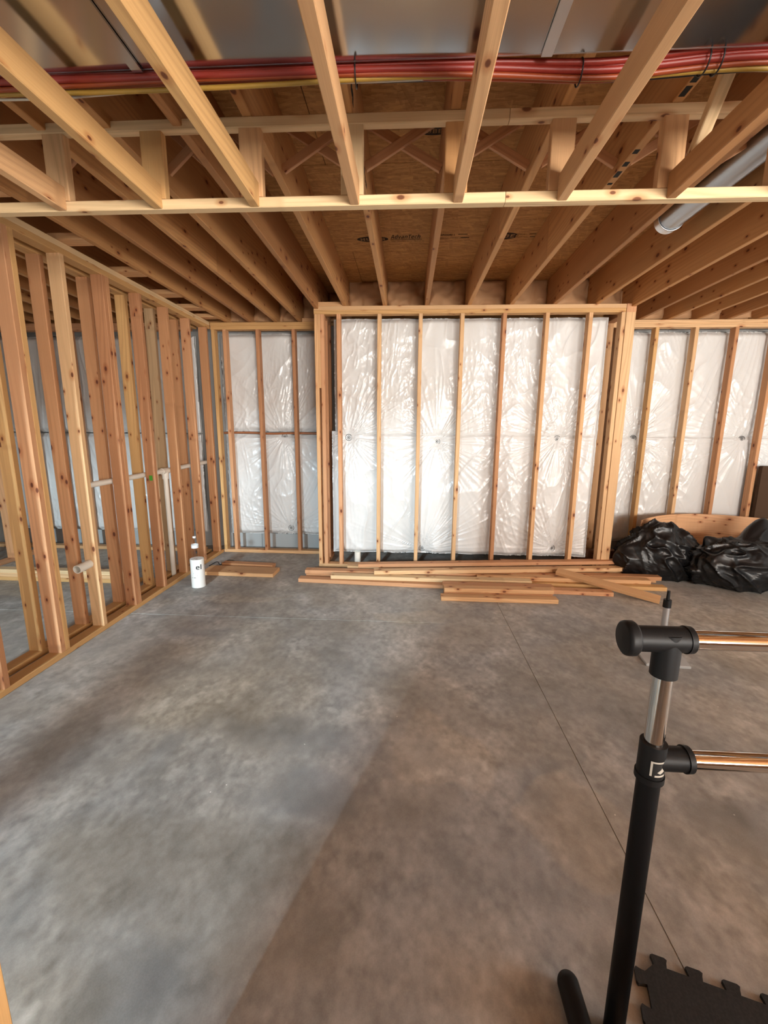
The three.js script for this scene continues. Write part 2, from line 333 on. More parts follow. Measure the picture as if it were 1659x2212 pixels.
{ // foundation and the enclosing walls, with the openings that let the daylight in
  const f = struct('wall_foundation', 'grey concrete foundation wall behind the stud walls', 'wall');
  for (let k = 0; k < 9; k++) part(f, 'concrete_panel', box(1.176, 2.66, 0.2), M.foundation, -4.8 + k * 1.18, 1.33, 5.37);
  part(f, 'rim_board', box(10.6, 0.32, 0.04), W.joist, -0.1, 2.815, 5.22);
  part(f, 'footing_wall', box(10.8, 3.1, 0.06), M.foundation, -0.1, 1.5, 5.51);
  const l = struct('wall_outer_left', 'outer wall of the room on the far left', 'wall');
  part(l, 'panel', box(0.1, 3, 10.2), M.drywall, -5.35, 1.48, 0.4);
  const r = struct('wall_right', 'right-hand wall with the window that lights the framing', 'wall');
  // window opening d -1.0..0.8, y 0.9..2.3
  part(r, 'panel', box(0.12, 3, 3.65), M.drywall, 5.06, 1.48, -2.825);
  part(r, 'panel', box(0.12, 3, 4.7), M.drywall, 5.06, 1.48, 3.15);
  part(r, 'panel', box(0.12, 0.75, 1.8), M.drywall, 5.06, 0.355, -0.1);
  part(r, 'panel', box(0.12, 1.12, 1.8), M.drywall, 5.06, 2.42, -0.1);
  const win = struct('window_1', 'window in the right-hand wall', 'window');
  part(win, 'pane', box(0.006, 1.16, 1.8), M.glass, 5.09, 1.3, -0.1);
  for (const y of [0.75, 1.85]) part(win, 'frame', box(0.05, 0.04, 1.8), M.frameWhite, 5.09, y, -0.1);
  for (const z of [-0.98, 0.78]) part(win, 'frame', box(0.05, 1.1, 0.04), M.frameWhite, 5.09, 1.3, z);
  const b = struct('wall_front', 'wall behind the viewer with a narrow high window', 'wall');
  part(b, 'panel', box(3.25, 3, 0.12), M.drywall, -3.755, 1.48, -4.56);
  part(b, 'panel', box(2.83, 3, 0.12), M.drywall, -0.355, 1.48, -4.56);
  part(b, 'panel', box(3.32, 0.77, 0.12), M.drywall, 2.72, 0.365, -4.56);
  part(b, 'panel', box(3.32, 0.85, 0.12), M.drywall, 2.72, 2.56, -4.56);
  part(b, 'panel', box(0.66, 3, 0.12), M.drywall, 4.7, 1.48, -4.56);
  const w3 = struct('window_3', 'wide window in the wall behind the viewer', 'window');
  part(w3, 'pane', box(3.3, 1.4, 0.006), M.glass, 2.7, 1.45, -4.58);
  for (const x of [1.075, 2.7, 4.325]) part(w3, 'frame', box(0.05, 1.36, 0.05), M.frameWhite, x, 1.45, -4.6);
  for (const y of [0.765, 2.12]) part(w3, 'frame', box(3.3, 0.03, 0.05), M.frameWhite, 2.7, y, -4.6);
  part(b, 'panel', box(0.36, 2.15, 0.12), M.drywall, -1.95, 1.065, -4.56);
  part(b, 'panel', box(0.36, 0.35, 0.12), M.drywall, -1.95, 2.79, -4.56);
  const w2 = struct('window_2', 'narrow high window in the wall behind the viewer', 'window');
  part(w2, 'pane', box(0.36, 0.48, 0.006), M.glass, -1.95, 2.38, -4.58);
  for (const y of [2.155, 2.605]) part(w2, 'frame', box(0.36, 0.03, 0.05), M.frameWhite, -1.95, y, -4.58);
  const p = struct('wall_partition', 'partition close behind the viewer whose end shades the floor', 'wall');
  part(p, 'panel', box(1.09, H_JOIST - 0.01, 0.1), M.sheathing, -0.515, H_JOIST / 2 - 0.005, -1.25);
  lumber(p, 'stud', -1.85, -1.736, 0, H_JOIST - 0.01, -1.3, -1.2, W.fir);
  part(p, 'half_wall', box(4.96, 0.95, 0.1), M.sheathing, 2.515, 0.475, -1.25);
  lumber(p, 'half_wall_cap', 0.035, 4.99, 0.951, 0.989, -1.31, -1.19, W.spruce);
  part(p, 'door_header', box(0.674, 0.62, 0.1), M.sheathing, -1.398, 2.345, -1.25);
  part(p, 'door_header', box(3.45, 0.62, 0.1), M.sheathing, -3.577, 2.345, -1.25);
}
// ---------------------------------------------------------------- insulation blankets in white plastic
function ridge(v) { return 1 - Math.abs(2 * v - 1); }
function blanket(label, x0, x1, y0, y1, d, studs, washers, phase, group) {
  const o = thing('insulation_blanket', label, 'insulation', group, [(x0 + x1) / 2, y0, d]);
  const step = 0.0085, nx = Math.round((x1 - x0) / step), ny = Math.round((y1 - y0) / step), T = 0.05;
  const P = [], I = [];
  const height = (x, y) => {
    let h = 0;
    // pillow between studs
    let near = 1; for (const s of studs) near = Math.min(near, Math.abs(x - s));
    h += 0.02 * smooth(0, 0.2, near);
    // rounded border
    const e = Math.min(x - x0, x1 - x, y - y0, y1 - y); h -= 0.045 * Math.pow(1 - smooth(0, 0.07, e), 2);
    let pull = 0;
    for (const [wx, wy] of washers) {
      const dx = x - wx, dy = y - wy, r = Math.hypot(dx, dy), a = Math.atan2(dy, dx);
      const n = vn(Math.cos(a) * 3.4 + wx * 7 + phase, Math.sin(a) * 3.4 + wy * 7) + 0.35 * vn(Math.cos(a) * 8 + wx, Math.sin(a) * 8);
      h += 0.02 * Math.exp(-r / 0.34) * smooth(0.02, 0.12, r) * (Math.pow(ridge((n * 5.5) % 1), 3) - 0.3);
      h -= 0.034 * Math.exp(-r * r / 0.006) + 0.014 * Math.exp(-r / 0.22);
      pull = Math.max(pull, Math.exp(-r / 0.35));
    }
    // slanting drapes and crinkles
    const wx = x + 0.1 * (vn(x * 3 + phase, y * 3) - 0.5), wy = y + 0.14 * (vn(x * 4, y * 2.5 + phase) - 0.5);
    const slant = 0.55 * Math.sin(phase * 2.1 + x * 1.3);
    const g1 = ridge(vn((wx + slant * wy) * 9 + phase * 3, (wy - slant * wx) * 2.6 + phase)), g2 = ridge(vn((wx - slant * 0.7 * wy) * 21 + 5 * phase, wy * 7.5 + 11)), g3 = ridge(vn((wx + 0.3 * wy) * 44, wy * 20 + phase));
    const amt = smooth(0.3, 0.7, fbm(x * 2.1 + phase * 5, y * 1.7 + 3, 2));
    h += 0.011 * Math.pow(g1, 4) + amt * (0.0075 * Math.pow(g2, 4) + 0.0028 * Math.pow(g3, 3));
    h += 0.002 * fbm(x * 30, y * 30, 2);
    return h;
  };
  for (let j = 0; j <= ny; j++) for (let i = 0; i <= nx; i++) { const x = x0 + (x1 - x0) * i / nx, y = y0 + (y1 - y0) * j / ny; P.push(x - (x0 + x1) / 2, y - y0, T + height(x, y)); }
  const W1 = nx + 1, N = W1 * (ny + 1);
  for (let j = 0; j < ny; j++) for (let i = 0; i < nx; i++) { const a = j * W1 + i; I.push(a, a + 1, a + W1 + 1, a, a + W1 + 1, a + W1); }
  // back sheet and edges
  const hx = (x1 - x0) / 2, hy = y1 - y0, b = N; P.push(-hx, 0, 0, hx, 0, 0, hx, hy, 0, -hx, hy, 0); I.push(b, b + 2, b + 1, b, b + 3, b + 2);
  const rim = [[...Array(nx + 1).keys()], b, b + 1], rim2 = [[...Array(nx + 1).keys()].map((i) => ny * W1 + i), b + 3, b + 2], rim3 = [[...Array(ny + 1).keys()].map((j) => j * W1), b, b + 3], rim4 = [[...Array(ny + 1).keys()].map((j) => j * W1 + nx), b + 1, b + 2];
  for (const [ids, s, t] of [rim, rim2, rim3, rim4]) { for (let k = 0; k + 1 < ids.length; k++) I.push(ids[k], ids[k + 1], k < ids.length / 2 ? s : t); I.push(s, t, ids[ids.length >> 1]); }
  const g = new THREE.BufferGeometry(); g.setAttribute('position', new THREE.Float32BufferAttribute(P, 3)); g.setIndex(I); g.computeVertexNormals();
  const mm = finish(new THREE.Mesh(g, M.poly)); mm.name = 'plastic_facing'; o.add(mm);
  for (const [wx, wy] of washers) {
    if (wx < x0 || wx > x1 || wy < y0 || wy > y1) continue;
    const gs = [new THREE.TorusGeometry(0.034, 0.003, 6, 28), new THREE.TorusGeometry(0.017, 0.0018, 6, 20), new THREE.SphereGeometry(0.007, 10, 8)];
    for (let k = 0; k < 8; k++) { const s = box(0.026, 0.0026, 0.002); s.translate(0.016, 0, 0); s.rotateZ(k * Math.PI / 4); gs.push(s); }
    part(o, 'fastener_washer', mergeGeometries(gs.map((q) => q.index ? q.toNonIndexed() : q).map((q) => { q.deleteAttribute('uv'); return q; })), M.washer, wx, wy, d - T - height(wx, wy) - 0.004);
  }
  return o;
}
const midStuds = [0, 1, 2, 3, 4, 5, 6].map((i) => -0.7135 + i * S);
const wMid = [[-0.641, 1.403], [0.3, 1.368], [1.554, 1.403]], wLow = [[0.173, 0.19], [1.59, 0.223]];
blanket('upper white plastic insulation blanket behind the middle framed wall', -0.79, 1.965, 1.40, 2.6, 4.71, midStuds, wMid, 1.3);
blanket('lower white plastic insulation blanket behind the middle framed wall', -0.825, 1.955, 0.13, 1.47, 4.70, midStuds, [...wMid, ...wLow], 4.7);
blanket('upper white plastic insulation blanket in the left recess', -2.2, -0.99, 1.455, 2.56, 5.19, [-2.1, -1.7, -1.295], [[-1.48, 1.4], [-2.3, 1.2]], 2.2);
blanket('lower white plastic insulation blanket in the left recess above bare concrete', -2.2, -0.99, 0.2, 1.425, 5.19, [-2.1, -1.7, -1.295], [[-1.481, 1.395], [-1.436, 0.28]], 6.1);
blanket('upper white plastic insulation blanket in the right recess', 2.06, 5.0, 1.39, 2.56, 5.19, [2.203, 2.6095, 3.016, 3.422, 3.829, 4.235], [[2.571, 1.43], [3.76, 1.43]], 3.4);
blanket('lower white plastic insulation blanket in the right recess behind the black bags', 2.06, 5.0, 0.2, 1.46, 5.18, [2.203, 2.6095, 3.016, 3.422, 3.829, 4.235], [[2.571, 1.412], [3.76, 1.412]], 7.9);
blanket('upper white plastic insulation blanket seen through the left plumbing wall', -5.2, -2.5, 1.43, 2.54, 5.19, [-4.6, -4.18, -3.0], [], 5.5);
blanket('lower white plastic insulation blanket seen through the left plumbing wall', -5.2, -2.5, 0.21, 1.42, 5.19, [-4.6, -4.18, -3.0], [], 8.8);
{
  const g = tube([[-2.2, 1.437, 5.128], [-1.9, 1.442, 5.12], [-1.65, 1.432, 5.128], [-1.35, 1.44, 5.12], [-1.0, 1.437, 5.128]], 0.013, 60, 8);
  one('insulation_edge', g, M.kraft, 'thin glossy brown insulation edge showing between the left recess blankets', 'insulation');
}
// fibre batts stuffed between the joist ends
{
  const xs = [...leftJoistX].reverse().concat(joistX), nth = ['first', 'second', 'third', 'fourth', 'fifth', 'sixth', 'seventh', 'eighth', 'ninth', 'tenth']; let n = 0, nl = 0, nr = 0;
  for (let i = 0; i + 1 < xs.length; i++) {
    const a = xs[i] + 0.02, b = xs[i + 1] - 0.02; if (a < -2.2 || b > 4.4 || b - a < 0.1) continue;
    const fwd = a > -0.66 && b < 2.16, z = fwd ? 4.73 : 5.1, w = b - a, hh = 0.284;
    const nx = 24, ny = 18, g = new THREE.PlaneGeometry(w, hh, nx, ny), p = g.attributes.position;
    const hf = (x, y) => 0.035 * Math.pow(clamp(1 - Math.pow(Math.abs(2 * x / w), 4)), 0.5) * Math.pow(clamp(1 - Math.pow(Math.abs(2 * y / hh), 4)), 0.5) + 0.085 * (fbm(x * 9 + i * 3, y * 11 + i, 2) - 0.5) - 0.03 * Math.pow(ridge(vn(x * 8 + i * 5, y * 7 + i * 2)), 6);
    for (let k = 0; k < p.count; k++) p.setZ(k, hf(p.getX(k), p.getY(k)));
    g.computeVertexNormals();
    const back = box(w, hh, 0.08); back.translate(0, 0, -0.06);
    const m = one('rim_insulation', mergeGeometries([g, back].map((q) => q.toNonIndexed())), M.batt,
      fwd ? nth[n++] + ' tan insulation batt from the left in the joist ends above the middle framed wall'
        : b < 0 ? nth[nl++] + ' dim insulation batt from the left in the joist ends above the left recess' : nth[nr++] + ' dim insulation batt from the left in the joist ends above the right recess', 'insulation', fwd ? 'batts above the middle wall' : b < 0 ? 'batts above the left recess' : 'batts above the right recess');
    m.position.set((a + b) / 2, (H_JOIST + H_SUB) / 2, -z);
  }
}
// ---------------------------------------------------------------- dropped soffit frame
const sofX = [-1.845, -1.44, -1.034, -0.633, -0.23, 0.177, 0.577, 0.986, 1.392, 1.8];
{
  const s = thing('soffit_frame', 'pale wooden soffit frame hung below the ceiling joists across the room', 'soffit frame', null, [0, 2.36, 1.9]);
  lumber(s, 'rail', -2.2, 0.36, 2.36, 2.398, 1.9, 1.941, W.cream); lumber(s, 'rail', 0.362, 3.2, 2.36, 2.398, 1.9, 1.941, W.cream);
  lumber(s, 'rail', -2.2, 0.36, 2.641, 2.679, 1.9, 1.938, W.cream); lumber(s, 'rail', 0.362, 3.2, 2.641, 2.679, 1.9, 1.938, W.cream);
  lumber(s, 'rail', -2.2, 3.2, 2.36, 2.398, 0.2, 0.24, W.cream);
  const mj = [W.yellow, W.spruce, W.yellow, W.yellow, W.spruce, W.spruce, W.spruce, W.brownJoist, W.joist, W.joist];
  sofX.forEach((x, i) => {
    lumber(s, 'soffit_joist', x - 0.019, x + 0.019, 2.361, 2.45, 0.241, 1.899, mj[i]);
    lumber(s, 'hanger', x - 0.055, x + 0.034, 2.399, 2.64, 1.902, 1.94, [W.cream, W.pale, W.yellow, W.spruce, W.cream, W.joist, W.spruce, W.spruce, W.pale, W.pale][i]);
    lumber(s, 'hanger', x - 0.05, x + 0.039, 2.399, 2.678, 0.201, 0.239, W.spruce);
  });
  const A = new THREE.Vector3(0.99, 2.449, -1.79), B = new THREE.Vector3(0.97, 2.678, -1.55);
  const br = part(s, 'brace', boardGeo(0.038, 0.038, A.distanceTo(B), 3), W.cream, 0, 0, 0);
  br.position.copy(A).add(B).multiplyScalar(0.5).sub(s.position); const o = new THREE.Object3D(); o.position.copy(A); o.lookAt(B); br.quaternion.copy(o.quaternion);
}
// ---------------------------------------------------------------- ducts and cables
{
  const t = thing('supply_duct', 'wide flat galvanized trunk duct above the soffit joists', 'duct', null, [0.3, 2.5, 1.08]);
  const body = part(t, 'body', box(5.0, 0.145, 0.68), M.galv, 0.3, 2.575, 1.08); body.material.roughnessMap = null;
  for (const x of [-1.95, -0.8, 0.36, 1.55]) {
    part(t, 'seam', box(0.03, 0.006, 0.68), x < 0 ? M.galv : M.galvBright, x, 2.497, 1.08);
    part(t, 'seam', box(0.03, 0.145, 0.006), M.galvBright, x, 2.575, 1.4235);
  }
  part(t, 'hem', box(5.0, 0.012, 0.004), M.galvBright, 0.3, 2.508, 1.4225);
  const r = thing('round_duct', 'round galvanized branch duct running along a joist bay on the right', 'duct', null, [1.58, 2.76, 2.3]);
  const c = part(r, 'pipe', cyl(0.076, 0.076, 1.5, 40), M.galvPipe, 1.577, 2.775, 2.26); c.rotation.x = Math.PI / 2;
  const k = part(r, 'collar', cyl(0.079, 0.079, 0.05, 40), M.galvBright, 1.577, 2.775, 3.035); k.rotation.x = Math.PI / 2;
  const k2 = part(r, 'bead', new THREE.TorusGeometry(0.08, 0.004, 8, 40), M.galvBright, 1.577, 2.775, 3.005);
}
{
  const kinds = [[M.red, 'red', 0.009], [M.red, 'dark red', 0.009], [M.orange, 'orange', 0.007], [M.red, 'deep red', 0.009], [M.yellow, 'yellow', 0.0065], [M.orange, 'thin orange', 0.006], [M.orange, 'bright orange', 0.007], [M.wire, 'black', 0.006], [M.white, 'cream', 0.0035], [M.wire, 'thin black', 0.003]];
  kinds.forEach(([m, n, r], i) => {
    const pts = []; const oy = [0.0, 0.012, -0.009, 0.016, -0.014, 0.004, 0.0, 0.022, -0.008, 0.0][i], od = [0, 0.012, 0.008, 0.0, 0.019, 0.022, 0.032, 0.012, 0.032, 0.039][i];
    for (let k = 0; k <= 14; k++) {
      const x = -2.1 + k * 0.33; let y = 2.492 + oy, d = 1.437 + od;
      y += 0.007 * Math.sin(x * 3.1 + i * 1.7) * (i > 3 ? 1 : 0.4); d += 0.006 * Math.sin(x * 2.3 + i * 2.9);
      d += 0.03 * smooth(0.1, 0.4, x) * (1 - smooth(0.55, 0.75, x)); y -= i > 7 ? 0.008 * Math.sin(x * 5 + i) : 0;
      pts.push([x, y, d]);
    }
    one('electrical_cable', tube(pts, r, 90, 8), m, n + ' electrical cable in the bundle strung along the galvanized duct', 'cable', 'cables along the duct');
  });
  for (const [x, n] of [[-0.245, 'left of the middle soffit joist'], [-0.17, 'right of the middle soffit joist'], [0.47, 'between the two bright soffit joists on the right'], [0.8, 'first of the pair near the slanting brace'], [0.835, 'second of the pair near the slanting brace']]) {
    const m = one('cable_tie', new THREE.TorusGeometry(0.03, 0.0022, 6, 24), M.wire, 'black tie round the cable bundle, ' + n, 'cable tie', 'cable ties'); m.position.set(x, 2.494, x > 0.3 && x < 0.6 ? -1.478 : -1.455); m.rotation.y = Math.PI / 2;
  }
}
// ---------------------------------------------------------------- plumbing
{
  const t = thing('drain_pipe', 'cream plastic drain pipe threaded through the left studs with a tee', 'pipe', null, [-2.355, 0, 4.06]);
  const h = part(t, 'pipe', tube([[-2.355, 1.066, 2.95], [-2.355, 1.075, 3.8], [-2.355, 1.102, 4.93]], 0.022, 12, 20), M.pvc); h.position.set(2.355, 0, 4.06);
  part(t, 'pipe', cyl(0.022, 0.022, 1.03, 20), M.pvc, -2.355, 0.525, 4.06);
  part(t, 'tee_fitting', cyl(0.029, 0.029, 0.07, 20), M.pvc, -2.355, 1.035, 4.06);
  const q = part(t, 'tee_fitting', cyl(0.029, 0.029, 0.11, 20), M.pvc, -2.355, 1.078, 4.06); q.rotation.x = Math.PI / 2;
  const g = mergeGeometries([new THREE.TubeGeometry(new THREE.LineCurve3(new THREE.Vector3(0, 0, 0.06), new THREE.Vector3(0, 0, -0.06)), 1, 0.03, 24), new THREE.RingGeometry(0.024, 0.03, 24).translate(0, 0, 0.06), new THREE.TubeGeometry(new THREE.LineCurve3(new THREE.Vector3(0, 0, 0.06), new THREE.Vector3(0, 0, -0.06)), 1, 0.024, 24)].map((k) => k.toNonIndexed()));
  const s = one('pipe_stub', g, M.pvc, 'short cream plastic pipe stub poking out of a left stud near the floor', 'pipe'); s.position.set(-2.29, 0.515, -2.812); s.rotation.x = 0.05;
  const w = one('pipe_riser', cyl(0.035, 0.035, 0.14, 24), M.pvc, 'short white pipe rising from the floor behind the middle framed wall', 'pipe'); w.position.set(-0.55, 0.07, -4.66);
}
// ---------------------------------------------------------------- white tube and bottle
{
  const c = document.createElement('canvas'); c.width = 512; c.height = 384; const q = c.getContext('2d');
  q.fillStyle = 'rgb(238,238,236)'; q.fillRect(0, 0, 512, 384); q.fillStyle = 'rgb(40,42,44)';
  q.font = 'bold 88px sans-serif'; q.save(); q.translate(150, 130); q.rotate(0.03); q.fillText('el', 0, 0); q.restore();
  q.fillRect(118, 238, 30, 5); q.fillRect(92, 240, 8, 8); for (let i = 0; i < 26; i++) { q.globalAlpha = 0.5; q.fillRect(rnd() * 512, rnd() * 384, rr(2, 7), rr(2, 5)); } q.globalAlpha = 1;
  const t = new THREE.CanvasTexture(c); t.colorSpace = THREE.SRGBColorSpace;
  const m = one('plastic_tube', new THREE.CylinderGeometry(0.062, 0.062, 0.275, 40, 1), std(rgb(0.95, 0.95, 0.94), 0.45, { map: t }), 'white plastic tube standing on the floor with black scribbled letters', 'tube');
  m.position.set(-1.985, 0.1375, -3.83); m.rotation.set(0, -1.66, 0.0);
  const b = thing('water_bottle', 'small clear plastic bottle standing on the white tube', 'bottle', null, [-1.995, 0.275, 3.83]);
  const prof = [[0.001, 0], [0.026, 0.002], [0.031, 0.012], [0.0315, 0.06], [0.029, 0.068], [0.0315, 0.076], [0.0315, 0.14], [0.024, 0.168], [0.013, 0.188], [0.0125, 0.2]].map(([r, y]) => new THREE.Vector2(r, y));
  part(b, 'body', new THREE.LatheGeometry(prof, 32), M.glass, -1.995, 0.2755, 3.83);
  part(b, 'label', new THREE.CylinderGeometry(0.0322, 0.0322, 0.032, 32, 1, true), std(rgb(0.75, 0.77, 0.78), 0.5, { side: THREE.DoubleSide }), -1.995, 0.3955, 3.83);
  part(b, 'cap', cyl(0.0145, 0.0145, 0.016, 20), M.whiteTube, -1.995, 0.483, 3.83);
}
// ---------------------------------------------------------------- loose lumber
const L = (n, A, B, m, label, group, a = 0.089, b = 0.038, roll = 0) => looseBoard(n, A, B, a, b, m, label, group, roll);
{
  const g1 = 'boards by the white tube', g = 'lumber pile in front of the middle wall', y = (k) => 0.019 + k * 0.0382;
  L('wide_board', [-2.1, 0.019, 4.245], [-1.35, 0.019, 4.225], W.spruce, 'wide short board lying on the floor right of the white tube', g1, 0.22);
  L('short_board', [-2.02, 0.019, 4.485], [-1.44, 0.019, 4.44], W.fir, 'short orange board lying behind the wide board in the left recess', g1);
  L('short_board', [0.314, y(0), 3.674], [1.333, y(0), 3.676], W.spruce, 'front bottom board of the short stack nearest the viewer', g);
  L('short_board', [0.35, y(0), 3.785], [1.32, y(0), 3.79], W.fir, 'second floor-level board of the short stack', g);
  L('short_board', [0.35, y(1), 3.79], [1.33, y(1), 3.8], W.spruce, 'top board on the short stack nearest the viewer', g);
  L('short_board', [0.345, y(1), 3.885], [1.36, y(1), 3.885], W.fir, 'back board on top of the short stack', g);
  L('long_board', [-1.06, y(0), 4.05], [1.9, y(0), 3.83 + 0.055], W.pink, 'lowest long pink board reaching furthest left in the pile', g);
  L('long_board', [-0.74, y(1), 4.06], [1.2, y(1), 4.03], W.cream, 'pale cream board lying on the lowest long board of the pile', g);
  L('long_board', [-1.02, y(0), 4.2], [1.0, y(0), 4.19], W.fir, 'lower of the two boards at the left end of the pile', g);
  L('long_board', [-1.03, y(1), 4.2], [1.05, y(1), 4.2], W.pink, 'upper of the two boards at the left end of the pile', g);
  L('long_board', [-0.32, y(2) + 0.002, 4.1], [2.4, y(2) + 0.002, 4.42], W.pale, 'long pale board with wide top face slanting back across the pile', g);
  L('long_board', [-0.5, y(2), 4.31], [2.2, y(3) + 0.006, 4.5], W.pink, 'long board lying highest across the back of the pile', g);
  L('long_board', [-0.62, y(1), 4.37], [2.3, y(1), 4.45], W.pale, 'long board at the back of the pile close to the framed wall', g);
  L('short_board', [1.02, y(2) - 0.002, 4.545], [1.86, y(2) - 0.002, 4.545], W.fir, 'short board lying on the bottom plate between the wall studs', g);
  L('long_board', [0.9, y(0), 4.31], [2.5, y(0), 4.3], W.spruce, 'board poking out at the right end of the pile beside the bags', g);
  L('long_board', [0.9, y(1), 4.26], [2.52, y(1), 4.25], W.fir, 'brown board second from the back at the right end of the pile', g);
  L('long_board', [0.7, y(1), 4.15], [2.36, y(1), 4.14], W.spruce, 'shorter board third from the back at the right end of the pile', g);
  L('long_board', [0.8, y(0), 4.12], [2.47, y(0), 4.06], W.yellow, 'board reaching furthest right at the front of the pile', g);
  L('short_board', [1.5, 0.115, 4.2], [2.24, 0.03, 3.72], W.spruce, 'board lying diagonally over the right end of the pile', g, 0.089, 0.038, 0.25);
  // stack in the room beyond
  for (let k = 0; k < 3; k++) L('stacked_board', [-4.15 + 0.03 * k, y(k), 3.88], [-2.6 - 0.05 * k, y(k), 3.88 + 0.004 * k], [W.yellow, W.pale, W.cream][k], ['bottom', 'middle', 'top'][k] + ' yellowish board of the stack beyond the plumbing wall', 'boards beyond the plumbing wall');
  const p = one('wood_post', boardGeo(0.038, 0.038, 2.678, 2), W.yellow, 'orange wood post at the lower left edge close to the viewer', 'post'); p.position.set(-0.543, 1.34, -0.401); p.rotation.set(-Math.PI / 2, 0, 0);
  const s = one('treated_block', boardGeo(0.089, 0.19, 0.52, 1), W.dark, 'dark brown timber lying at the foot of the right corner post', 'timber'); s.position.set(2.13, 0.095, -4.78); s.rotation.y = Math.PI / 2;
}
one('wire_scrap', tube([[-2.16, 0.006, 4.42], [-2.1, 0.03, 4.5], [-2.05, 0.01, 4.46], [-2.0, 0.035, 4.55], [-1.94, 0.008, 4.6], [-1.98, 0.02, 4.5], [-1.9, 0.006, 4.52]], 0.005, 60, 6), M.wire, 'tangle of dark wire scrap on the floor beside the left plumbing wall', 'wire');
// ---------------------------------------------------------------- bent plywood, box and bags on the right
function sheetArc(x0, x1, dEnd0, dMid, dEnd1, h0, h, thick) {
  const n = 40, P = [], uv = [], I = [], at = (t) => { const x = x0 + (x1 - x0) * t, e = dEnd0 + (dEnd1 - dEnd0) * t; return [x, e + (dMid - (dEnd0 + dEnd1) / 2) * (1 - Math.pow(2 * t - 1, 2))]; };
  for (let i = 0; i <= n; i++) { const [x, d] = at(i / n); for (const [y, o] of [[h0, 0], [h, 0], [h, thick], [h0, thick]]) { P.push(x, y, -(d + o)); uv.push(y, x); } }
  for (let i = 0; i < n; i++) for (let k = 0; k < 4; k++) { const a = i * 4 + k, b = i * 4 + (k + 1) % 4; I.push(a, a + 4, b, b, a + 4, b + 4); }
  I.push(0, 1, 2, 0, 2, 3); const e = n * 4; I.push(e, e + 2, e + 1, e, e + 3, e + 2);
  let g = new THREE.BufferGeometry(); g.setAttribute('position', new THREE.Float32BufferAttribute(P, 3)); g.setAttribute('uv', new THREE.Float32BufferAttribute(uv, 2)); g.setIndex(I); g = g.toNonIndexed(); g.computeVertexNormals(); return g;
}
one('bent_plywood', sheetArc(2.42, 4.1, 4.5, 4.93, 4.45, 0.0, 0.585, 0.012), M.plywood, 'pinkish plywood strip bent into an arc behind the black bags', 'plywood');
one('plywood_offcut', sheetArc(3.62, 4.4, 4.5, 4.46, 4.36, 0.0, 0.45, 0.012), M.plywood, 'lower plywood offcut standing at the right edge behind the black bags', 'plywood');
{
  const t = thing('cardboard_box', 'tall brown cardboard box against the right recess', 'box', null, [4.12, 0, 4.95]);
  part(t, 'carton', box(0.55, 1.12, 0.05), M.card, 4.13, 0.56, 4.95);
  part(t, 'flap', box(0.27, 0.006, 0.05), M.card, 3.995, 1.124, 4.95); part(t, 'flap', box(0.27, 0.006, 0.05), M.card, 4.268, 1.124, 4.95);
}
function bagGeo(rx, ry, rz, seed, spikes) {
  const g = new THREE.SphereGeometry(1, 180, 110), p = g.attributes.position, v = new THREE.Vector3();
  for (let i = 0; i < p.count; i++) {
    v.fromBufferAttribute(p, i).normalize();
    const a = Math.atan2(v.z, v.x), e = Math.asin(clamp(v.y, -1, 1));
    const ca = Math.cos(a) * Math.cos(e), sa = Math.sin(a) * Math.cos(e);
    let r = 0.86 + 0.22 * (fbm(ca * 1.6 + seed, sa * 1.6 + v.y * 1.3 + seed * 2, 3) - 0.4);
    const f1 = ridge(vn(ca * 3.1 + v.y * 2.2 + seed * 3, sa * 3.1 - v.y * 1.7 + seed)), f2 = ridge(vn(ca * 7 - v.y * 4 + seed, sa * 7 + v.y * 5)), f3 = ridge(vn(ca * 15 + v.y * 9, sa * 15 - v.y * 8 + seed));
    r += 0.13 * Math.pow(f1, 4) - 0.06 + 0.02 * Math.pow(f2, 6) + 0.005 * Math.pow(f3, 4);
    r += 0.05 * Math.cos(e) * Math.pow(ridge(vn(Math.cos(a) * 4.5 + seed * 2 + e * 0.8, Math.sin(a) * 4.5 + e * 0.6)), 4);
    for (const [sx, sy, sz, amt, w] of spikes) { const d = v.x * sx + v.y * sy + v.z * sz; r += amt * Math.exp(-(1 - d) / w); }
    p.setXYZ(i, v.x * r * rx, Math.max(-ry * 0.62 + 0.004 * f2, v.y * r * ry), v.z * r * rz);
  }
  g.computeVertexNormals(); g.translate(0, ry * 0.62, 0); return g;
}
{
  const put = (geo, x, d, label, ry = 0) => { const m = one('trash_bag', geo, M.bag, label, 'bag', 'black trash bags'); m.position.set(x, 0.001, -d); m.rotation.y = ry; return m; };
  const n = (x, y, z) => { const l = Math.hypot(x, y, z); return [x / l, y / l, z / l]; };
  put(bagGeo(0.43, 0.36, 0.3, 1.7, [[...n(-0.2, 0.9, 0.2), 0.25, 0.08], [...n(-1, -0.1, 0.2), 0.2, 0.1]]), 2.62, 4.47, 'left crumpled black trash bag beside the lumber pile');
  put(bagGeo(0.58, 0.31, 0.36, 5.2, [[...n(0.3, 1, -0.25), 0.75, 0.018], [...n(-0.55, 0.9, -0.1), 0.3, 0.012]]), 3.27, 4.26, 'middle and largest black trash bag with a pointed twisted top');
  put(bagGeo(0.5, 0.33, 0.36, 9.4, [[...n(0.9, -0.2, 0.5), 0.2, 0.1]]), 4.08, 3.98, 'right black trash bag nearest the viewer at the frame edge');
}
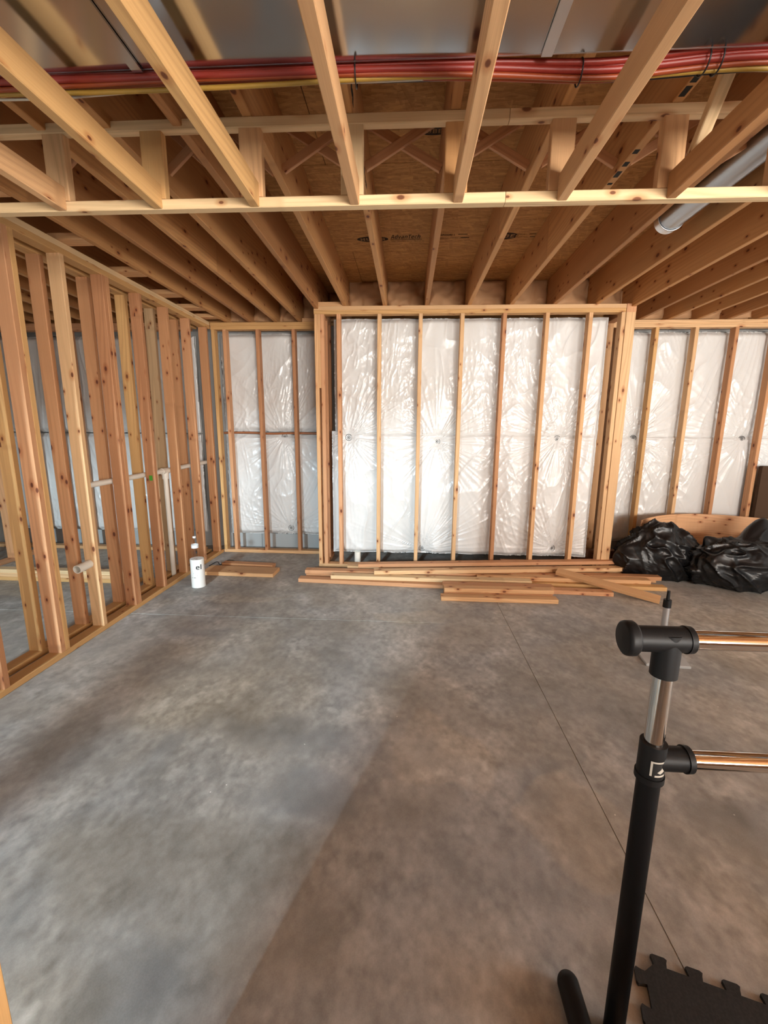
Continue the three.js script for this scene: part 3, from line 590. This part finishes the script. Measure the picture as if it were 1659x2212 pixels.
// ---------------------------------------------------------------- small floor stand behind the barre
{
  const t = thing('pole_stand', 'grey steel base plate with a short silver pole and black tip', 'stand', null, [1.66, 0, 2.72]);
  const sh = new THREE.Shape(); [[-0.13, -0.09], [0.13, -0.11], [0.17, 0.07], [0.06, 0.13], [-0.1, 0.12]].forEach(([x, y], i) => i ? sh.lineTo(x, y) : sh.moveTo(x, y)); sh.closePath();
  const hole = new THREE.Path(); hole.absarc(-0.04, 0.06, 0.016, 0, 7); sh.holes.push(hole);
  const pl = part(t, 'base_plate', new THREE.ExtrudeGeometry(sh, { depth: 0.012, bevelEnabled: true, bevelSize: 0.003, bevelThickness: 0.003, bevelSegments: 1 }), M.steel, 1.69, 0.003, 2.73); pl.rotation.x = -Math.PI / 2;
  part(t, 'pole', cyl(0.02, 0.02, 0.375, 24), std(rgb(0.6, 0.61, 0.63), 0.3, { metalness: 0.9 }), 1.66, 0.205, 2.68);
  part(t, 'tip', cyl(0.023, 0.024, 0.05, 24), M.black, 1.66, 0.415, 2.68);
  part(t, 'tip', cyl(0.009, 0.011, 0.06, 16), M.black, 1.66, 0.468, 2.68);
}
// ---------------------------------------------------------------- portable barre
{
  const X0 = 0.538, X1 = 1.75, D = 0.85;
  const t = thing('exercise_barre', 'portable double barre with chrome rails and black tee fittings', 'barre', null, [X0, 0, D]);
  const hor = (name, r, x0, x1, y, m) => { const c = part(t, name, cyl(r, r, x1 - x0, 40), m, (x0 + x1) / 2, y, D); c.rotation.z = Math.PI / 2; return c; };
  let lowerTee;
  for (const [x, s] of [[X0, 1], [X1, -1]]) {
    part(t, 'lower_post', cyl(0.0235, 0.0235, 0.74, 40), M.blackSatin, x, 0.375, D);
    part(t, 'upper_post', cyl(0.0195, 0.0195, 0.29, 40), M.chrome, x, 0.905, D);
    const tee = part(t, 'tee_fitting', cyl(0.026, 0.026, 0.095, 40), M.black, x, 1.035, D);
    const c = part(tee, 'cross_sleeve', cyl(0.0265, 0.0265, 0.115, 40), M.black, x - s * 0.014, 1.067, D); c.rotation.z = Math.PI / 2;
    const col = part(tee, 'rim', cyl(0.0285, 0.0275, 0.012, 40), M.black, x + s * 0.038, 1.067, D); col.rotation.z = Math.PI / 2;
    const cap = part(tee, 'end_cap', new THREE.LatheGeometry([[0, 0.013], [0.03, 0.012], [0.0345, 0.009], [0.036, 0.004], [0.036, -0.008], [0.033, -0.012], [0.0, -0.012]].map(([a, b]) => new THREE.Vector2(a, b)), 40), M.black, x - s * 0.079, 1.067, D); cap.rotation.z = s * Math.PI / 2;
    const slv = part(t, 'tee_fitting', cyl(0.0265, 0.0265, 0.088, 40), M.black, x, 0.786, D);
    part(slv, 'rim', cyl(0.029, 0.029, 0.014, 40), M.black, x, 0.748, D);
    const q = part(slv, 'cross_sleeve', cyl(0.0255, 0.0255, 0.072, 40), M.black, x + s * 0.04, 0.79, D); q.rotation.z = Math.PI / 2;
    const qr = part(slv, 'rim', cyl(0.0285, 0.0275, 0.012, 40), M.black, x + s * 0.072, 0.79, D); qr.rotation.z = Math.PI / 2;
    if (s > 0) lowerTee = slv;
    const foot = part(t, 'foot', new THREE.CapsuleGeometry(0.028, 0.6, 10, 28), M.black, x - s * 0.085, 0.029, 0.625); foot.rotation.x = Math.PI / 2;
    const link = part(t, 'foot_link', cyl(0.02, 0.02, 0.09, 24), M.black, x - s * 0.043, 0.029, D - 0.03); link.rotation.z = Math.PI / 2;
  }
  hor('rail', 0.0195, X0 + 0.03, X1 - 0.03, 1.067, M.chrome);
  hor('rail', 0.0195, X0 + 0.06, X1 - 0.06, 0.79, M.chrome);
  const c = document.createElement('canvas'); c.width = c.height = 96; const q = c.getContext('2d');
  q.fillStyle = 'rgb(20,20,20)'; q.fillRect(0, 0, 96, 96); q.fillStyle = 'rgb(170,165,155)'; q.fillRect(0, 6, 12, 86); q.fillRect(0, 0, 96, 10); q.fillRect(28, 84, 68, 12);
  q.beginPath(); q.moveTo(84, 16); q.lineTo(92, 60); q.lineTo(60, 76); q.lineTo(40, 66); q.lineTo(62, 48); q.closePath(); q.fill();
  const tx = new THREE.CanvasTexture(c); tx.colorSpace = THREE.SRGBColorSpace;
  const st = part(lowerTee, 'sticker', new THREE.CylinderGeometry(0.0268, 0.0268, 0.036, 16, 1, true, -0.55, 1.25), std(rgb(1, 1, 1), 0.5, { map: tx }), X0, 0.782, D);
}
// ---------------------------------------------------------------- foam mat tile with interlocking teeth
{
  const n = 7, s = 0.6, tooth = s / (2 * n), sh = new THREE.Shape(), dpt = 0.026, pts = [];
  const edge = (ax, ay, bx, by, nx, ny) => {
    const ux = (bx - ax) / s, uy = (by - ay) / s;
    for (let k = 0; k < n; k++) {
      const t0 = (k + 0.28) * s / n, t1 = (k + 0.72) * s / n, f = 0.006;
      for (const [t, o] of [[t0 + 0.003, 0], [t0 + 0.001, dpt * 0.5], [t0 - 0.002, dpt - 0.004], [t0 + 0.004, dpt], [t1 - 0.004, dpt], [t1 + 0.002, dpt - 0.004], [t1 - 0.001, dpt * 0.5], [t1 - 0.003, 0]]) pts.push([ax + ux * t + nx * o, ay + uy * t + ny * o]);
    }
  };
  edge(0, 0, s, 0, 0, 1); edge(s, 0, s, -s, 1, 0); edge(s, -s, 0, -s, 0, -1); edge(0, -s, 0, 0, -1, 0);
  pts.forEach(([x, y], i) => i ? sh.lineTo(x, y) : sh.moveTo(x, y)); sh.closePath();
  const speck = dataTex(256, 256, (a, b) => { const v = 200 + 40 * fbm(a * 60, b * 6, 2) - 60 * vn(a * 90, b * 90); return [v, v, v]; });
  speck.repeat.set(3, 3);
  const m = one('foam_mat_tile', new THREE.ExtrudeGeometry(sh, { depth: 0.011, bevelEnabled: false }), std(rgb(0.03, 0.03, 0.031), 0.9, { map: speck }), 'charcoal foam puzzle mat tile with toothed edges at lower right', 'mat');
  m.position.set(0.69, 0.0005, -1.005); m.rotation.set(-Math.PI / 2, 0, -0.29);
}
renderer.render(scene, camera);
